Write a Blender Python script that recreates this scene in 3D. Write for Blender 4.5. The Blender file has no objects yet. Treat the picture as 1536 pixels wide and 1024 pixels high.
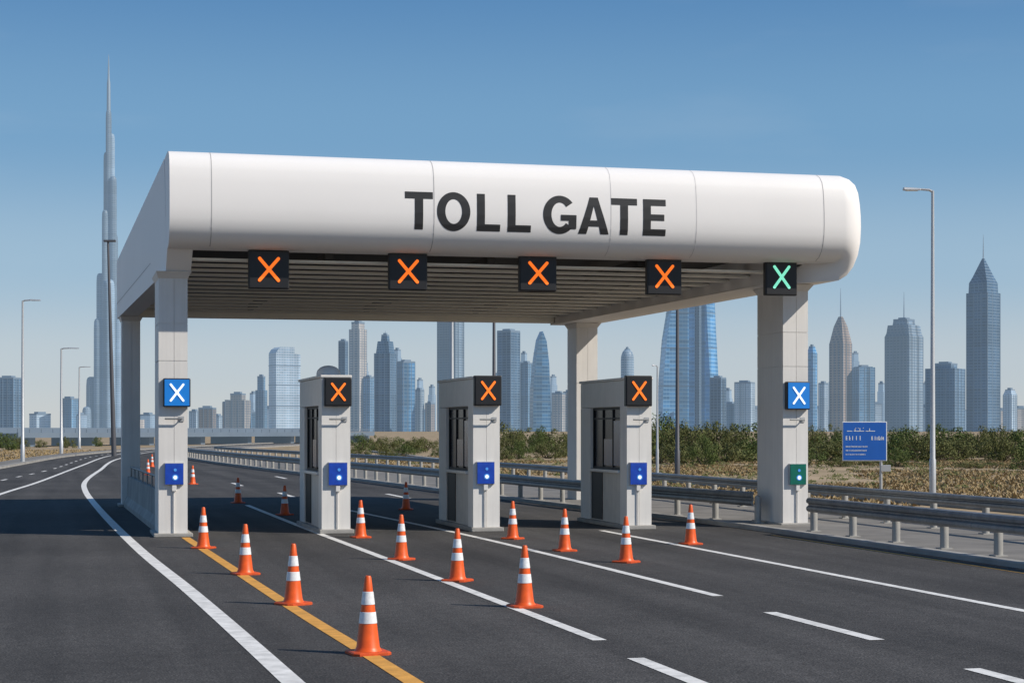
import bpy, math, random
from mathutils import Vector, noise
R=math.radians
random.seed(7)
sc=bpy.context.scene; col=sc.collection
F=2700.0; HC=2.15; TH=R(14.0); ST=math.sin(TH); CT=math.cos(TH); HZ=645.0
def at_depth(x,D):
    xr=(x-768)/F*D; return (xr*CT+D*ST, -xr*ST+D*CT)
def gp(x,y): return at_depth(x,F*HC/(y-HZ))
def depth(X,Y): return X*ST+Y*CT
def x_at(x,Y):
    D=Y/(CT-(x-768)/F*ST); return at_depth(x,D)[0]
def z_at(y,D): return HC+(HZ-y)*D/F
# ---------------------------------------------------------------- mesh helper
class MB:
    def __init__(s,off=(0,0,0)): s.v=[]; s.f=[]; s.o=off
    def add(s,vs,fs):
        n=len(s.v); o=s.o
        s.v+=[(p[0]+o[0],p[1]+o[1],p[2]+o[2]) for p in vs]; s.f+=[tuple(i+n for i in f) for f in fs]; return s
    def box(s,x0,x1,y0,y1,z0,z1):
        return s.add([(x0,y0,z0),(x1,y0,z0),(x1,y1,z0),(x0,y1,z0),(x0,y0,z1),(x1,y0,z1),(x1,y1,z1),(x0,y1,z1)],
            [(0,3,2,1),(4,5,6,7),(0,1,5,4),(1,2,6,5),(2,3,7,6),(3,0,4,7)])
    def tube(s,pts,rad,n=10,cap=True):
        pts=[Vector(p) for p in pts]; rs=rad if isinstance(rad,(list,tuple)) else [rad]*len(pts)
        vs=[];fs=[]
        for i,p in enumerate(pts):
            d=(pts[min(i+1,len(pts)-1)]-pts[max(i-1,0)]).normalized()
            a=Vector((0,0,1)) if abs(d.z)<.9 else Vector((1,0,0))
            u=d.cross(a).normalized(); w=d.cross(u)
            for k in range(n):
                t=2*math.pi*k/n; vs.append(p+(u*math.cos(t)+w*math.sin(t))*rs[i])
        for i in range(len(pts)-1):
            for k in range(n):
                a=i*n+k;b=i*n+(k+1)%n; fs.append((a,b,b+n,a+n))
        if cap: fs.append(tuple(range(n))[::-1]); fs.append(tuple(range(len(vs)-n,len(vs))))
        return s.add(vs,fs)
    def ngon(s,n,prof,rot=0,cx=0,cy=0,cap=True):     # stacked n-sided rings: prof = [(radius, z)]
        vs=[];fs=[]
        for r,z in prof:
            for k in range(n):
                t=rot+2*math.pi*k/n; vs.append((cx+r*math.cos(t),cy+r*math.sin(t),z))
        for i in range(len(prof)-1):
            for k in range(n):
                a=i*n+k;b=i*n+(k+1)%n; fs.append((a,b,b+n,a+n))
        if cap: fs.append(tuple(range(n))[::-1]); fs.append(tuple(range(len(vs)-n,len(vs))))
        return s.add(vs,fs)
    def build(s,name,mat,parent=None,smooth=False,bevel=0,loc=None):
        me=bpy.data.meshes.new(name); me.from_pydata(s.v,[],s.f); me.validate(); me.update()
        ob=bpy.data.objects.new(name,me); col.objects.link(ob)
        if mat: me.materials.append(mat)
        if parent: ob.parent=parent
        if loc: ob.location=loc
        if smooth:
            for p in me.polygons: p.use_smooth=True
            if smooth!='all':
                try: me.set_sharp_from_angle(angle=R(35))
                except Exception: pass
        if bevel:
            b=ob.modifiers.new('bevel','BEVEL'); b.width=bevel; b.segments=2; b.limit_method='ANGLE'; b.angle_limit=R(40)
        return ob
def tag(o,label=None,cat=None,group=None,kind=None):
    if label: o['label']=label
    if cat: o['category']=cat
    if group: o['group']=group
    if kind: o['kind']=kind
    return o
def thing(name,label,cat,loc=(0,0,0),rz=0,group=None):
    o=bpy.data.objects.new(name,None); col.objects.link(o); o.location=loc; o.rotation_euler=(0,0,rz)
    return tag(o,label,cat,group)
def dup(root,loc,rz=None,label=None,scale=None):
    r=root.copy(); col.objects.link(r); r.location=loc
    if rz is not None: r.rotation_euler=(0,0,rz)
    if scale: r.scale=scale
    if label: r['label']=label
    for ch in list(root.children):
        c=ch.copy(); col.objects.link(c); c.parent=r
        for g in list(ch.children):
            d=g.copy(); col.objects.link(d); d.parent=c
    return r
def smoothline(P,step=1.5):
    out=[]; P=[Vector((p[0],p[1],0)) for p in P]; Q=[2*P[0]-P[1]]+P+[2*P[-1]-P[-2]]
    for i in range(1,len(Q)-2):
        a,b,c,d=Q[i-1:i+3]; n=max(2,int((c-b).length/step))
        for k in range(n):
            t=k/n; out.append(.5*((2*b)+(c-a)*t+(2*a-5*b+4*c-d)*t*t+(-a+3*b-3*c+d)*t**3))
    out.append(P[-1]); return out
def normals(L):
    ns=[]
    for i in range(len(L)):
        d=(L[min(i+1,len(L)-1)]-L[max(i-1,0)]).normalized(); ns.append(Vector((d.y,-d.x,0)))
    return ns
# ---------------------------------------------------------------- materials
def mat(name,c,rough=.6,metal=0,spec=.5,var=0,vscale=3,bump=0,bscale=40,emit=None,es=0,coat=0,dirt=0):
    m=bpy.data.materials.new(name); m.use_nodes=True; nt=m.node_tree; N=nt.nodes; L=nt.links
    b=N['Principled BSDF']; b.inputs['Base Color'].default_value=(*c,1); b.inputs['Roughness'].default_value=rough
    b.inputs['Metallic'].default_value=metal; b.inputs['Specular IOR Level'].default_value=spec
    b.inputs['Coat Weight'].default_value=coat
    if emit: b.inputs['Emission Color'].default_value=(*emit,1); b.inputs['Emission Strength'].default_value=es
    tc=N.new('ShaderNodeTexCoord')
    if var:
        no=N.new('ShaderNodeTexNoise'); no.inputs['Scale'].default_value=vscale; no.inputs['Detail'].default_value=6
        L.new(tc.outputs['Object'],no.inputs['Vector'])
        mr=N.new('ShaderNodeMapRange'); mr.inputs['From Min'].default_value=.3; mr.inputs['From Max'].default_value=.7
        mr.inputs['To Min'].default_value=1-var; mr.inputs['To Max'].default_value=1+var*.6
        L.new(no.outputs['Fac'],mr.inputs['Value'])
        mx=N.new('ShaderNodeVectorMath'); mx.operation='SCALE'; mx.inputs[0].default_value=c
        L.new(mr.outputs[0],mx.inputs['Scale']); last=mx.outputs[0]
        if dirt:      # rain streaks / splash dirt: stretched vertical noise
            mp=N.new('ShaderNodeMapping'); mp.inputs['Scale'].default_value=(9,9,.5); L.new(tc.outputs['Object'],mp.inputs['Vector'])
            n2=N.new('ShaderNodeTexNoise'); n2.inputs['Scale'].default_value=1.5; n2.inputs['Detail'].default_value=4; L.new(mp.outputs[0],n2.inputs['Vector'])
            m2=N.new('ShaderNodeMapRange'); m2.inputs['From Min'].default_value=.35; m2.inputs['From Max'].default_value=.75
            m2.inputs['To Min'].default_value=1; m2.inputs['To Max'].default_value=1-dirt; L.new(n2.outputs['Fac'],m2.inputs['Value'])
            s2=N.new('ShaderNodeVectorMath'); s2.operation='SCALE'; L.new(last,s2.inputs[0]); L.new(m2.outputs[0],s2.inputs['Scale']); last=s2.outputs[0]
        L.new(last,b.inputs['Base Color'])
    if bump:
        nb=N.new('ShaderNodeTexNoise'); nb.inputs['Scale'].default_value=bscale; nb.inputs['Detail'].default_value=3
        L.new(tc.outputs['Object'],nb.inputs['Vector'])
        bp=N.new('ShaderNodeBump'); bp.inputs['Strength'].default_value=bump; bp.inputs['Distance'].default_value=.02
        L.new(nb.outputs['Fac'],bp.inputs['Height']); L.new(bp.outputs[0],b.inputs['Normal'])
    return m
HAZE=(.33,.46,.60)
def add_haze(m,f):  # distance haze painted in: constant pale blue glow mixed into the surface shader
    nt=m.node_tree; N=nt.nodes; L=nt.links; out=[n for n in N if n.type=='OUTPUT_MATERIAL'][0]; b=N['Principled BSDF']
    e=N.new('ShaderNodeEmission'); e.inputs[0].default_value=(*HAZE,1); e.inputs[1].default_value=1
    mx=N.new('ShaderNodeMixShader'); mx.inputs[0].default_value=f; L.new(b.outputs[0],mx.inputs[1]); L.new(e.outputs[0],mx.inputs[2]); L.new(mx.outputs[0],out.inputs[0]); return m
def facade(name,wall,glass,fh=4.2,bw=3.0,gf=.6,rough=.25,haze=.26,strip=.4,metal=0.0):
    m=bpy.data.materials.new(name); m.use_nodes=True; nt=m.node_tree; N=nt.nodes; L=nt.links; b=N['Principled BSDF']
    tc=N.new('ShaderNodeTexCoord'); sp=N.new('ShaderNodeSeparateXYZ'); L.new(tc.outputs['Object'],sp.inputs[0])
    def M(op,a,c=None):
        n=N.new('ShaderNodeMath'); n.operation=op
        for i,q in enumerate((a,c)):
            if q is None: continue
            if isinstance(q,(int,float)): n.inputs[i].default_value=q
            else: L.new(q,n.inputs[i])
        return n.outputs[0]
    oi=N.new('ShaderNodeObjectInfo')
    uu=M('ADD',M('ADD',sp.outputs[0],M('MULTIPLY',sp.outputs[1],.83)),M('MULTIPLY',oi.outputs['Random'],100)); u=M('DIVIDE',uu,bw); z=M('DIVIDE',sp.outputs[2],fh)
    gu=M('LESS_THAN',M('FRACT',u),gf+.15); gz=M('LESS_THAN',M('FRACT',z),gf); g=M('MULTIPLY',gu,gz)
    wn=N.new('ShaderNodeTexWhiteNoise'); wn.noise_dimensions='2D'; cb=N.new('ShaderNodeCombineXYZ'); L.new(M('FLOOR',M('DIVIDE',u,2)),cb.inputs[0]); L.new(M('FLOOR',z),cb.inputs[1]); L.new(cb.outputs[0],wn.inputs['Vector'])
    w1=N.new('ShaderNodeTexWhiteNoise'); w1.noise_dimensions='1D'; L.new(M('FLOOR',M('DIVIDE',uu,bw*2.7)),w1.inputs['W'])
    w2=N.new('ShaderNodeTexWhiteNoise'); w2.noise_dimensions='1D'; L.new(M('FLOOR',M('DIVIDE',sp.outputs[2],fh*7.3)),w2.inputs['W'])
    pier=M('ADD',M('MULTIPLY',w1.outputs['Value'],strip*2),1-strip); pier=M('MULTIPLY',pier,M('ADD',M('MULTIPLY',w2.outputs['Value'],.2),.9))
    pier=M('MULTIPLY',pier,M('ADD',M('MULTIPLY',oi.outputs['Random'],.5),.75))
    mpb=N.new('ShaderNodeMapping'); mpb.inputs['Scale'].default_value=(1,1,.3); L.new(tc.outputs['Object'],mpb.inputs[0])
    big=N.new('ShaderNodeTexNoise'); big.inputs['Scale'].default_value=.02; big.inputs['Detail'].default_value=4; L.new(mpb.outputs[0],big.inputs['Vector'])
    k=M('MULTIPLY',M('ADD',M('MULTIPLY',wn.outputs['Value'],.6),M('MULTIPLY',big.outputs['Fac'],1.4)),pier)
    gs=N.new('ShaderNodeVectorMath'); gs.operation='SCALE'; gs.inputs[0].default_value=glass; L.new(k,gs.inputs['Scale'])
    ws=N.new('ShaderNodeVectorMath'); ws.operation='SCALE'; ws.inputs[0].default_value=wall; L.new(M('MULTIPLY',M('ADD',M('MULTIPLY',big.outputs['Fac'],.9),.55),pier),ws.inputs['Scale'])
    mx=N.new('ShaderNodeMix'); mx.data_type='RGBA'; L.new(g,mx.inputs[0]); L.new(ws.outputs[0],mx.inputs[6]); L.new(gs.outputs[0],mx.inputs[7])
    L.new(mx.outputs[2],b.inputs['Base Color']); b.inputs['Metallic'].default_value=metal
    ro=M('SUBTRACT',.7,M('MULTIPLY',g,.7-rough)); L.new(ro,b.inputs['Roughness'])
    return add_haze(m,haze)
def asphalt():
    m=bpy.data.materials.new('asphalt'); m.use_nodes=True; nt=m.node_tree; N=nt.nodes; L=nt.links; b=N['Principled BSDF']
    tc=N.new('ShaderNodeTexCoord')
    def no(scale,vec,det=5):
        n=N.new('ShaderNodeTexNoise'); n.inputs['Scale'].default_value=scale; n.inputs['Detail'].default_value=det; L.new(vec,n.inputs['Vector']); return n.outputs['Fac']
    def mr(v,a,b_,c,d):
        n=N.new('ShaderNodeMapRange'); L.new(v,n.inputs[0])
        for i,q in enumerate((a,b_,c,d)): n.inputs[i+1].default_value=q
        return n.outputs[0]
    def mul(a,c):
        n=N.new('ShaderNodeMath'); n.operation='MULTIPLY'; L.new(a,n.inputs[0]); L.new(c,n.inputs[1]); return n.outputs[0]
    P=tc.outputs['Object']
    mp=N.new('ShaderNodeMapping'); mp.inputs['Scale'].default_value=(1.1,.035,1); L.new(P,mp.inputs[0])
    k=mul(mr(no(1,mp.outputs[0],3),.3,.7,.74,1.28),mr(no(.25,P),.3,.7,.80,1.2))
    k=mul(k,mr(no(45,P,2),.25,.75,.4,1.75)); k=mul(k,mr(no(6,P,4),.3,.7,.86,1.14))
    v=N.new('ShaderNodeTexVoronoi'); v.inputs['Scale'].default_value=45; L.new(P,v.inputs['Vector'])
    k=mul(k,mr(v.outputs['Distance'],0,.6,1.45,.7))
    s=N.new('ShaderNodeVectorMath'); s.operation='SCALE'; s.inputs[0].default_value=(.071,.067,.064); L.new(k,s.inputs['Scale']); L.new(s.outputs[0],b.inputs['Base Color'])
    b.inputs['Roughness'].default_value=.85; b.inputs['Specular IOR Level'].default_value=.2
    bp=N.new('ShaderNodeBump'); bp.inputs['Strength'].default_value=.6; bp.inputs['Distance'].default_value=.012; L.new(no(50,P,2),bp.inputs['Height']); L.new(bp.outputs[0],b.inputs['Normal'])
    return m
def sandmat():
    m=bpy.data.materials.new('sand'); m.use_nodes=True; nt=m.node_tree; N=nt.nodes; L=nt.links; b=N['Principled BSDF']
    tc=N.new('ShaderNodeTexCoord'); n=N.new('ShaderNodeTexNoise'); n.inputs['Scale'].default_value=.22; n.inputs['Detail'].default_value=11; n.inputs['Roughness'].default_value=.72
    L.new(tc.outputs['Object'],n.inputs[0]); r=N.new('ShaderNodeValToRGB'); e=r.color_ramp.elements
    e[0].position=.38; e[0].color=(.14,.115,.055,1); e[1].position=.62; e[1].color=(.44,.32,.20,1); x=e.new(.48); x.color=(.31,.225,.125,1)
    L.new(n.outputs['Fac'],r.inputs[0]); L.new(r.outputs[0],b.inputs['Base Color']); b.inputs['Roughness'].default_value=.95; return m
def leafmat(name,c0,c1,c2):
    m=bpy.data.materials.new(name); m.use_nodes=True; nt=m.node_tree; N=nt.nodes; L=nt.links; b=N['Principled BSDF']
    g=N.new('ShaderNodeNewGeometry'); r=N.new('ShaderNodeValToRGB'); e=r.color_ramp.elements
    e[0].color=(*c0,1); e[1].color=(*c2,1); x=e.new(.5); x.color=(*c1,1)
    L.new(g.outputs['Random Per Island'],r.inputs[0]); L.new(r.outputs[0],b.inputs['Base Color']); b.inputs['Roughness'].default_value=.8; b.inputs['Specular IOR Level'].default_value=.15
    return m
M={}
M['white']=mat('white_cladding',(.82,.795,.77),.5,spec=.35,var=.015,vscale=.5)
M['col']=mat('column_cladding',(.72,.695,.66),.55,var=.04,vscale=2,dirt=.07,bump=.03)
M['booth']=mat('booth_render',(.76,.735,.695),.55,var=.04,vscale=3,dirt=.08,bump=.03)
M['boothpanel']=mat('booth_lower_panel',(.60,.575,.53),.6,var=.06,vscale=4,dirt=.12)
M['seam']=mat('seam',(.42,.41,.41),.7)
M['seam2']=mat('faint_seam',(.62,.60,.59),.6)
M['slat']=mat('soffit_slat',(.90,.86,.76),.6,var=.03)
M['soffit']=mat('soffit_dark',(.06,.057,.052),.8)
M['black']=mat('sign_black',(.012,.012,.014),.45)
M['letter']=mat('letter_black',(.02,.02,.021),.5)
M['rim']=mat('sign_rim',(.03,.03,.032),.4,metal=.3)
M['orange_led']=mat('orange_led',(.6,.12,.01),.5,emit=(1,.18,.012),es=.95)
M['green_led']=mat('green_led',(.2,.7,.5),.5,emit=(.25,.9,.6),es=.8)
M['white_led']=mat('white_led',(.8,.85,.9),.5,emit=(.85,.95,1),es=.6)
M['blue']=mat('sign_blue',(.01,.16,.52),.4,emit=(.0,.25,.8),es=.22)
M['dblue']=mat('panel_blue',(.01,.05,.32),.35,var=.25,vscale=9,emit=(0,.05,.5),es=.18)
M['teal']=mat('panel_green',(.0,.11,.08),.35,var=.2,vscale=9,emit=(0,.2,.12),es=.10)
M['grey']=mat('grey_frame',(.42,.43,.44),.5,metal=.2)
M['glass']=mat('window_glass',(.006,.012,.022),.25,spec=.15)
M['glass2']=mat('window_pane_blue',(.02,.07,.16),.2,spec=.4)
M['frame']=mat('window_frame',(.015,.016,.018),.5,spec=.2)
M['steel']=mat('galvanised_steel',(.27,.28,.285),.5,metal=.5,var=.2,vscale=2,dirt=.3)
M['post']=mat('rail_post',(.40,.385,.355),.6,metal=.2,var=.15,dirt=.3)
M['pole']=mat('lamp_pole',(.48,.49,.50),.45,metal=.4,var=.05)
M['dpole']=mat('dark_pole',(.10,.10,.11),.5,metal=.3)
M['cone']=mat('cone_orange',(.82,.11,.010),.42,var=.12,vscale=12)
M['coneb']=mat('cone_base',(.62,.08,.012),.55,var=.2,vscale=20)
M['refl']=mat('cone_band',(.80,.80,.80),.35,var=.12,vscale=25)
M['asphalt']=asphalt(); M['sand']=sandmat()
M['line']=mat('white_line',(.74,.72,.68),.7,var=.25,vscale=5,bump=.2)
M['yline']=mat('yellow_line',(.70,.34,.06),.7,var=.24,vscale=5,bump=.2)
M['conc']=mat('concrete',(.20,.185,.165),.85,var=.3,vscale=.9,bump=.3)
M['kerb']=mat('kerb_concrete',(.34,.325,.30),.85,var=.22,vscale=1.5,bump=.3)
M['bark']=mat('bark',(.12,.09,.06),.9)
M['leafA']=leafmat('leaf_green',(.055,.08,.024),(.085,.118,.034),(.125,.15,.05))
M['leafB']=leafmat('leaf_olive',(.08,.09,.032),(.118,.128,.045),(.16,.16,.066))
M['dry']=leafmat('dry_grass',(.20,.145,.07),(.30,.22,.115),(.38,.29,.16))
M['signblue']=mat('road_sign_blue',(.012,.12,.50),.4,var=.06)
M['signwhite']=mat('road_sign_white',(.75,.78,.80),.5)
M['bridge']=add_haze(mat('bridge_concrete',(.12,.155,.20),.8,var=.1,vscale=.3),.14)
# skyline materials
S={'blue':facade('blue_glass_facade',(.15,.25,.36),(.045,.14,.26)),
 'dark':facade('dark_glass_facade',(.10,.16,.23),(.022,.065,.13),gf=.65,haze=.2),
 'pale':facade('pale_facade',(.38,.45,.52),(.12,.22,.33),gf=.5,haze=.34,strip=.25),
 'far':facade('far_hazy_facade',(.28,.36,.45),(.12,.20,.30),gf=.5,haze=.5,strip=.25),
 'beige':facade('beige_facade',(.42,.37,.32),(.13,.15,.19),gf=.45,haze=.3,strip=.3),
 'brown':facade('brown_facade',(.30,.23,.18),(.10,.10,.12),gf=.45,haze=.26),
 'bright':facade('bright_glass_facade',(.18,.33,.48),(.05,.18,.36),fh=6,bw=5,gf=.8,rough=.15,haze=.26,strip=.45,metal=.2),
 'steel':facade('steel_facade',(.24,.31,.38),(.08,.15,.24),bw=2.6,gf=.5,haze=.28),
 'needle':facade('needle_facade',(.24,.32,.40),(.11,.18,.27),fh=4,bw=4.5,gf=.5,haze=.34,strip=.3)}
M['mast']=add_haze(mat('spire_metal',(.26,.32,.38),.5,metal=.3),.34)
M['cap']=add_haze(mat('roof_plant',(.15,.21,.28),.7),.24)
# ---------------------------------------------------------------- ground
tag(MB().add([(-9000,-300,-.05),(9000,-300,-.05),(9000,12000,-.05),(-9000,12000,-.05)],[(0,1,2,3)]).build('sand_ground',M['sand']),kind='structure')
LB=smoothline([(-13,-5),(-10.5,30),(-7,62),(-3.4,104),(.26,149),(5.5,185),(14,225),(34,300)],3)
RB=smoothline([(14.45,-5),(14.45,30),(14.3,40),(13.5,50),(12.2,75),(10.6,100),(9.3,130),(9.6,165),(17,215),(44,300)],3)
def resamp(L,n):
    d=[0]
    for a,b in zip(L,L[1:]): d.append(d[-1]+(b-a).length)
    out=[];j=0
    for k in range(n):
        t=d[-1]*k/(n-1)
        while j<len(d)-2 and d[j+1]<t: j+=1
        f=(t-d[j])/max(1e-6,d[j+1]-d[j]); out.append(L[j].lerp(L[j+1],min(1,f)))
    return out
def band(A,B,z,name,m,n=110):
    A=resamp(A,n);B=resamp(B,n); mb=MB(); vs=[]
    for a,b in zip(A,B): vs+=[(a.x,a.y,z),(b.x,b.y,z)]
    mb.add(vs,[(2*i,2*i+1,2*i+3,2*i+2) for i in range(n-1)])
    return tag(mb.build(name,m),kind='structure')
band(LB,RB,0,'road',M['asphalt'])
def offs(L,d): return [p+n*d for p,n in zip(L,normals(L))]
def kerb(L,w,h,name,m):
    ns=normals(L); vs=[]
    for p,n in zip(L,ns):
        q=p+n*w
        vs+=[(p.x,p.y,-.04),(p.x,p.y,h-.02),(p.x+n.x*.02,p.y+n.y*.02,h),(q.x,q.y,h),(q.x,q.y,-.04)]
    fs=[]
    for i in range(len(L)-1):
        a=i*5;b=a+5
        for k in range(4): fs.append((a+k,b+k,b+k+1,a+k+1))
    return tag(MB().add(vs,fs).build(name,m),kind='structure')
kerb(LB,-.25,.14,'kerb_left',M['kerb'])
kerb(offs(LB,-.25),-1.6,.12,'pavement_left',M['conc'])
kerb(RB,.2,.10,'kerb_right',M['kerb'])
RB2=smoothline([(18.2,-5),(18.2,30),(18.2,60),(17.3,85),(15.2,110),(13.2,135),(13.4,165),(21,215),(48,300)],3)
A=resamp(offs(RB,.2),110);B=resamp(RB2,110)
band(A,B,.08,'median_strip',M['conc'])
kerb([p for p in B],.2,.10,'kerb_outer',M['kerb'])
K3=smoothline([(24.5,10),(24.5,40),(25,80),(26,120),(30,180)],3)
kerb(K3,.45,.10,'verge_kerb',M['kerb'])
def ribbon(L,w,name,m,z=.005):
    ns=normals(L); vs=[]
    for p,n in zip(L,ns): vs+=[(p.x-n.x*w/2,p.y-n.y*w/2,z),(p.x+n.x*w/2,p.y+n.y*w/2,z)]
    return tag(MB().add(vs,[(2*i,2*i+1,2*i+3,2*i+2) for i in range(len(L)-1)]).build(name,m),kind='structure')
W=M['line']
ribbon(smoothline([(2.05,8),(1.90,15.3),(1.66,24),(1.31,33.9),(.96,49.6),(.76,66),(.95,79),(1.9,99),(4.0,138),(9,185),(17,224),(37,299)],1.5),.20,'edge_line_marking',W)
ribbon(smoothline([(-4.3,20),(-3.3,42),(-2.06,62.8),(-.95,78),(1.0,111),(3.9,156),(8.6,190),(16,225)],2),.18,'edge_line_marking',W)
L0=smoothline([(-6.5,30),(-4.6,55),(-2.57,80),(-.5,104),(2.2,149),(6.8,187),(15,226)],2)
i=0
while i<len(L0)-3: ribbon(L0[i:i+2],.14,'dash_marking',W); i+=3
ribbon(smoothline([(3.0,8),(2.89,15.3),(2.69,22),(2.44,33.6),(2.38,36.6)],1.5),.17,'yellow_line_marking',M['yline'])
ribbon(smoothline([(5.33,17.66),(5.24,30),(5.15,40),(5.12,52)],2),.15,'lane_line_marking',W)
ribbon(smoothline([(8.24,22),(8.16,30),(8.0,37),(7.45,48)],2),.15,'lane_line_marking',W)
ribbon(smoothline([(11.1,10),(11.1,19.3),(11.17,30),(11.2,37)],2),.15,'lane_line_marking',W)
for x,y0,y1 in ((5.24,13.2,16.2),(8.1,17,19.9),(7.95,12,14.75),(10.6,56,60),(10.2,66,70),(7.2,58,62),(6.7,70,74),(9.6,80,84)):
    ribbon([Vector((x,y0,0)),Vector((x,y1,0))],.17,'dash_marking',W)
ribbon(smoothline([(13.95,10),(14.03,24.3),(14.1,34.5)],2),.09,'yellow_line_marking',M['yline'])
# ---------------------------------------------------------------- canopy
NP=[(37.2,7.66),(36.6,7.66),(36.1,7.65),(35.84,7.61),(35.66,7.53),(35.54,7.41),(35.475,7.24),(35.44,7.0),(35.42,6.75),(35.415,6.5),(35.43,6.28),(35.48,6.10),(35.57,5.95),(35.70,5.84),(35.88,5.77),(36.15,5.75),(36.5,5.75)]
def fy(z):
    P=sorted(NP[1:-2],key=lambda p:p[1])
    for a,b in zip(P,P[1:]):
        if a[1]<=z<=b[1]:
            t=(z-a[1])/max(1e-6,b[1]-a[1]); return a[0]+(b[0]-a[0])*t
    return 35.45
cr=(9,44,0)
can=thing('toll_canopy','long white rounded toll canopy reading TOLL GATE, carried on four pale columns over the lanes','toll gate canopy',cr)
off=(-9,-44,0)
# one skin swept along the front, round a tight right corner and back down the right side
QX,QY=16.12,36.0; n=len(NP); stations=[(X,0.0) for X in (2.0,3,5,8,11,13,14.5)]+[(None,k*90/18) for k in range(19)]+[(Y,90.0) for Y in (37.6,38.5,40,43,46,49,52,53)]
mb=MB(off); vs=[]
for si,(P_,a) in enumerate(stations):
    c,s_=math.cos(R(a)),math.sin(R(a)); sm=(a/90)**2*(3-2*(a/90))
    for (y,z) in NP:
        nn=QY-y
        if z<6.5 and nn<0: nn=nn-(.70 if y>36.4 else .35)*sm
        if si<7: X,Y=P_,y
        elif P_ is None:
            if nn>=0: X,Y=QX+nn*s_,QY-nn*c
            else: X,Y=QX+nn,QY-nn
        else: X,Y=QX+nn,P_
        back=max(0,Y-37.6)/15.4
        if z<6.5: z2=z-.40*sm*(6.5-z)/.75
        else: z2=z-.5*back*(z-6.5)/1.15
        vs.append((X-.5*back,Y,z2))
ns_=len(stations)
fs=[(i*n+k,(i+1)*n+k,(i+1)*n+(k+1)%n,i*n+(k+1)%n) for i in range(ns_-1) for k in range(n-1)]
fs.append(tuple(range(n))[::-1]); fs.append(tuple(range((ns_-1)*n,ns_*n)))
mb.add(vs,fs).build('front_fascia',M['white'],can,smooth=True)
mb=MB(off); mb.add([(14.96,36.9,5.36),(14.46,53,5.36),(14.46,53,6.95),(14.96,36.9,7.45),(15.4,36.9,5.356),(14.9,53,5.356),(14.9,53,6.95),(15.4,36.9,7.45)],[(0,1,2,3),(7,6,5,4),(0,4,5,1),(3,2,6,7),(0,3,7,4),(1,5,6,2)])
mb.build('side_beam',M['white'],can)
prof=[(37.204,7.66),(53.0,7.0),(53.0,5.35),(36.8,5.35),(36.25,5.746),(36.504,5.747)]
def xl(y): return 2.0-.5*max(0,(y-36.9))/16
mb=MB(off); n=len(prof)
vs=[(xl(y),y,z) for y,z in prof]+[(xl(y)+.50,y,z) for y,z in prof]
mb.add(vs,[tuple(range(n)),tuple(range(n,2*n))[::-1]]+[(k,(k+1)%n,(k+1)%n+n,k+n) for k in range(n)])
mb.build('side_fascia',M['white'],can)
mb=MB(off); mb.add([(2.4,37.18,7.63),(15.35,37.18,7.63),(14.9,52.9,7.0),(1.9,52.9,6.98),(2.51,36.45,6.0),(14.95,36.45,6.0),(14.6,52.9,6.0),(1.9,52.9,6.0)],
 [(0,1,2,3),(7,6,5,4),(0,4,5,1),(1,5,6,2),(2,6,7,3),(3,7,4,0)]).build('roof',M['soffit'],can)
MB(off).box(1.98,14.45,52.65,53.02,5.40,6.95).build('rear_beam',M['slat'],can,bevel=.02)
y=36.62
while y<52.4:
    MB(off).box(2.502 if y<37.2 else xl(y)+.502,14.95-.5*max(0,y-36.9)/16.1,y,y+.34,5.57,5.612).build('soffit_slat',M['slat'],can); y+=1.2
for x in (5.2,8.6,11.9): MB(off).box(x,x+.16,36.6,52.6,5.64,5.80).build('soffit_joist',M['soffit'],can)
def seam(x,m):
    mb=MB(off); P=NP[1:-2]; vs=[]; w_=.008
    for (y,z) in P:
        d=Vector((y-36.9,z-6.7)).normalized()*.003
        vs+=[(x-w_,y+d.x,z+d.y),(x+w_,y+d.x,z+d.y)]
    mb.add(vs,[(2*i,2*i+1,2*i+3,2*i+2) for i in range(len(P)-1)]).build('panel_seam',m,can)
for px,m in ((317,'seam'),(650,'seam'),(915,'seam2'),(1043,'seam2'),(1234,'seam')): seam(x_at(px,35.5),M[m])
mb=MB(off); mb.add([(xl(37.3)-.004,37.3,5.86),(xl(37.3)-.004,37.3,5.88),(xl(53)-.004,52.9,5.78),(xl(53)-.004,52.9,5.76)],[(0,1,2,3)]).build('panel_seam',M['seam'],can)
def column(x0,x1,y0,y1,h,seams):
    mb=MB(off)
    mb.box(x0+.015,x1-.015,y0+.015,y1-.015,.01,h)
    zs=[.06]+seams+[h+.02]
    for a,b in zip(zs,zs[1:]):
        xm=(x0+x1)/2+.02
        mb.box(x0,xm-.004,y0,y1,a+.006,b-.006); mb.box(xm+.004,x1,y0,y1,a+.006,b-.006)
    o=mb.build('column',M['col'],can)
    MB((off[0],off[1],0)).box(x0-.10,x1+.10,y0-.14,y1+.1,0,.115 if x0>15 else .075).build('base_plate',M['kerb'],o,bevel=.015)
    MB(off).add([(x0-.005,y0-.005,h-.12),(x1+.005,y0-.005,h-.12),(x1+.005,y1,h-.12),(x0-.005,y1,h-.12),(x0-.06,y0-.16,h+.015),(x1+.08,y0-.16,h+.015),(x1+.08,y1+.15,h+.015),(x0-.06,y1+.15,h+.015)],
      [(0,3,2,1),(4,5,6,7),(0,1,5,4),(1,2,6,5),(2,3,7,6),(3,0,4,7)]).build('capital',M['col'],o,bevel=.01)
    return o
column(1.864,2.44,36.9,38.4,5.33,[3.55,4.3])
column(15.33,15.92,36.9,38.4,5.33,[3.55,4.3])
column(1.60,2.10,51.6,52.6,5.33,[3.55])
column(14.85,15.50,51.6,52.6,5.33,[3.55])
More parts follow.
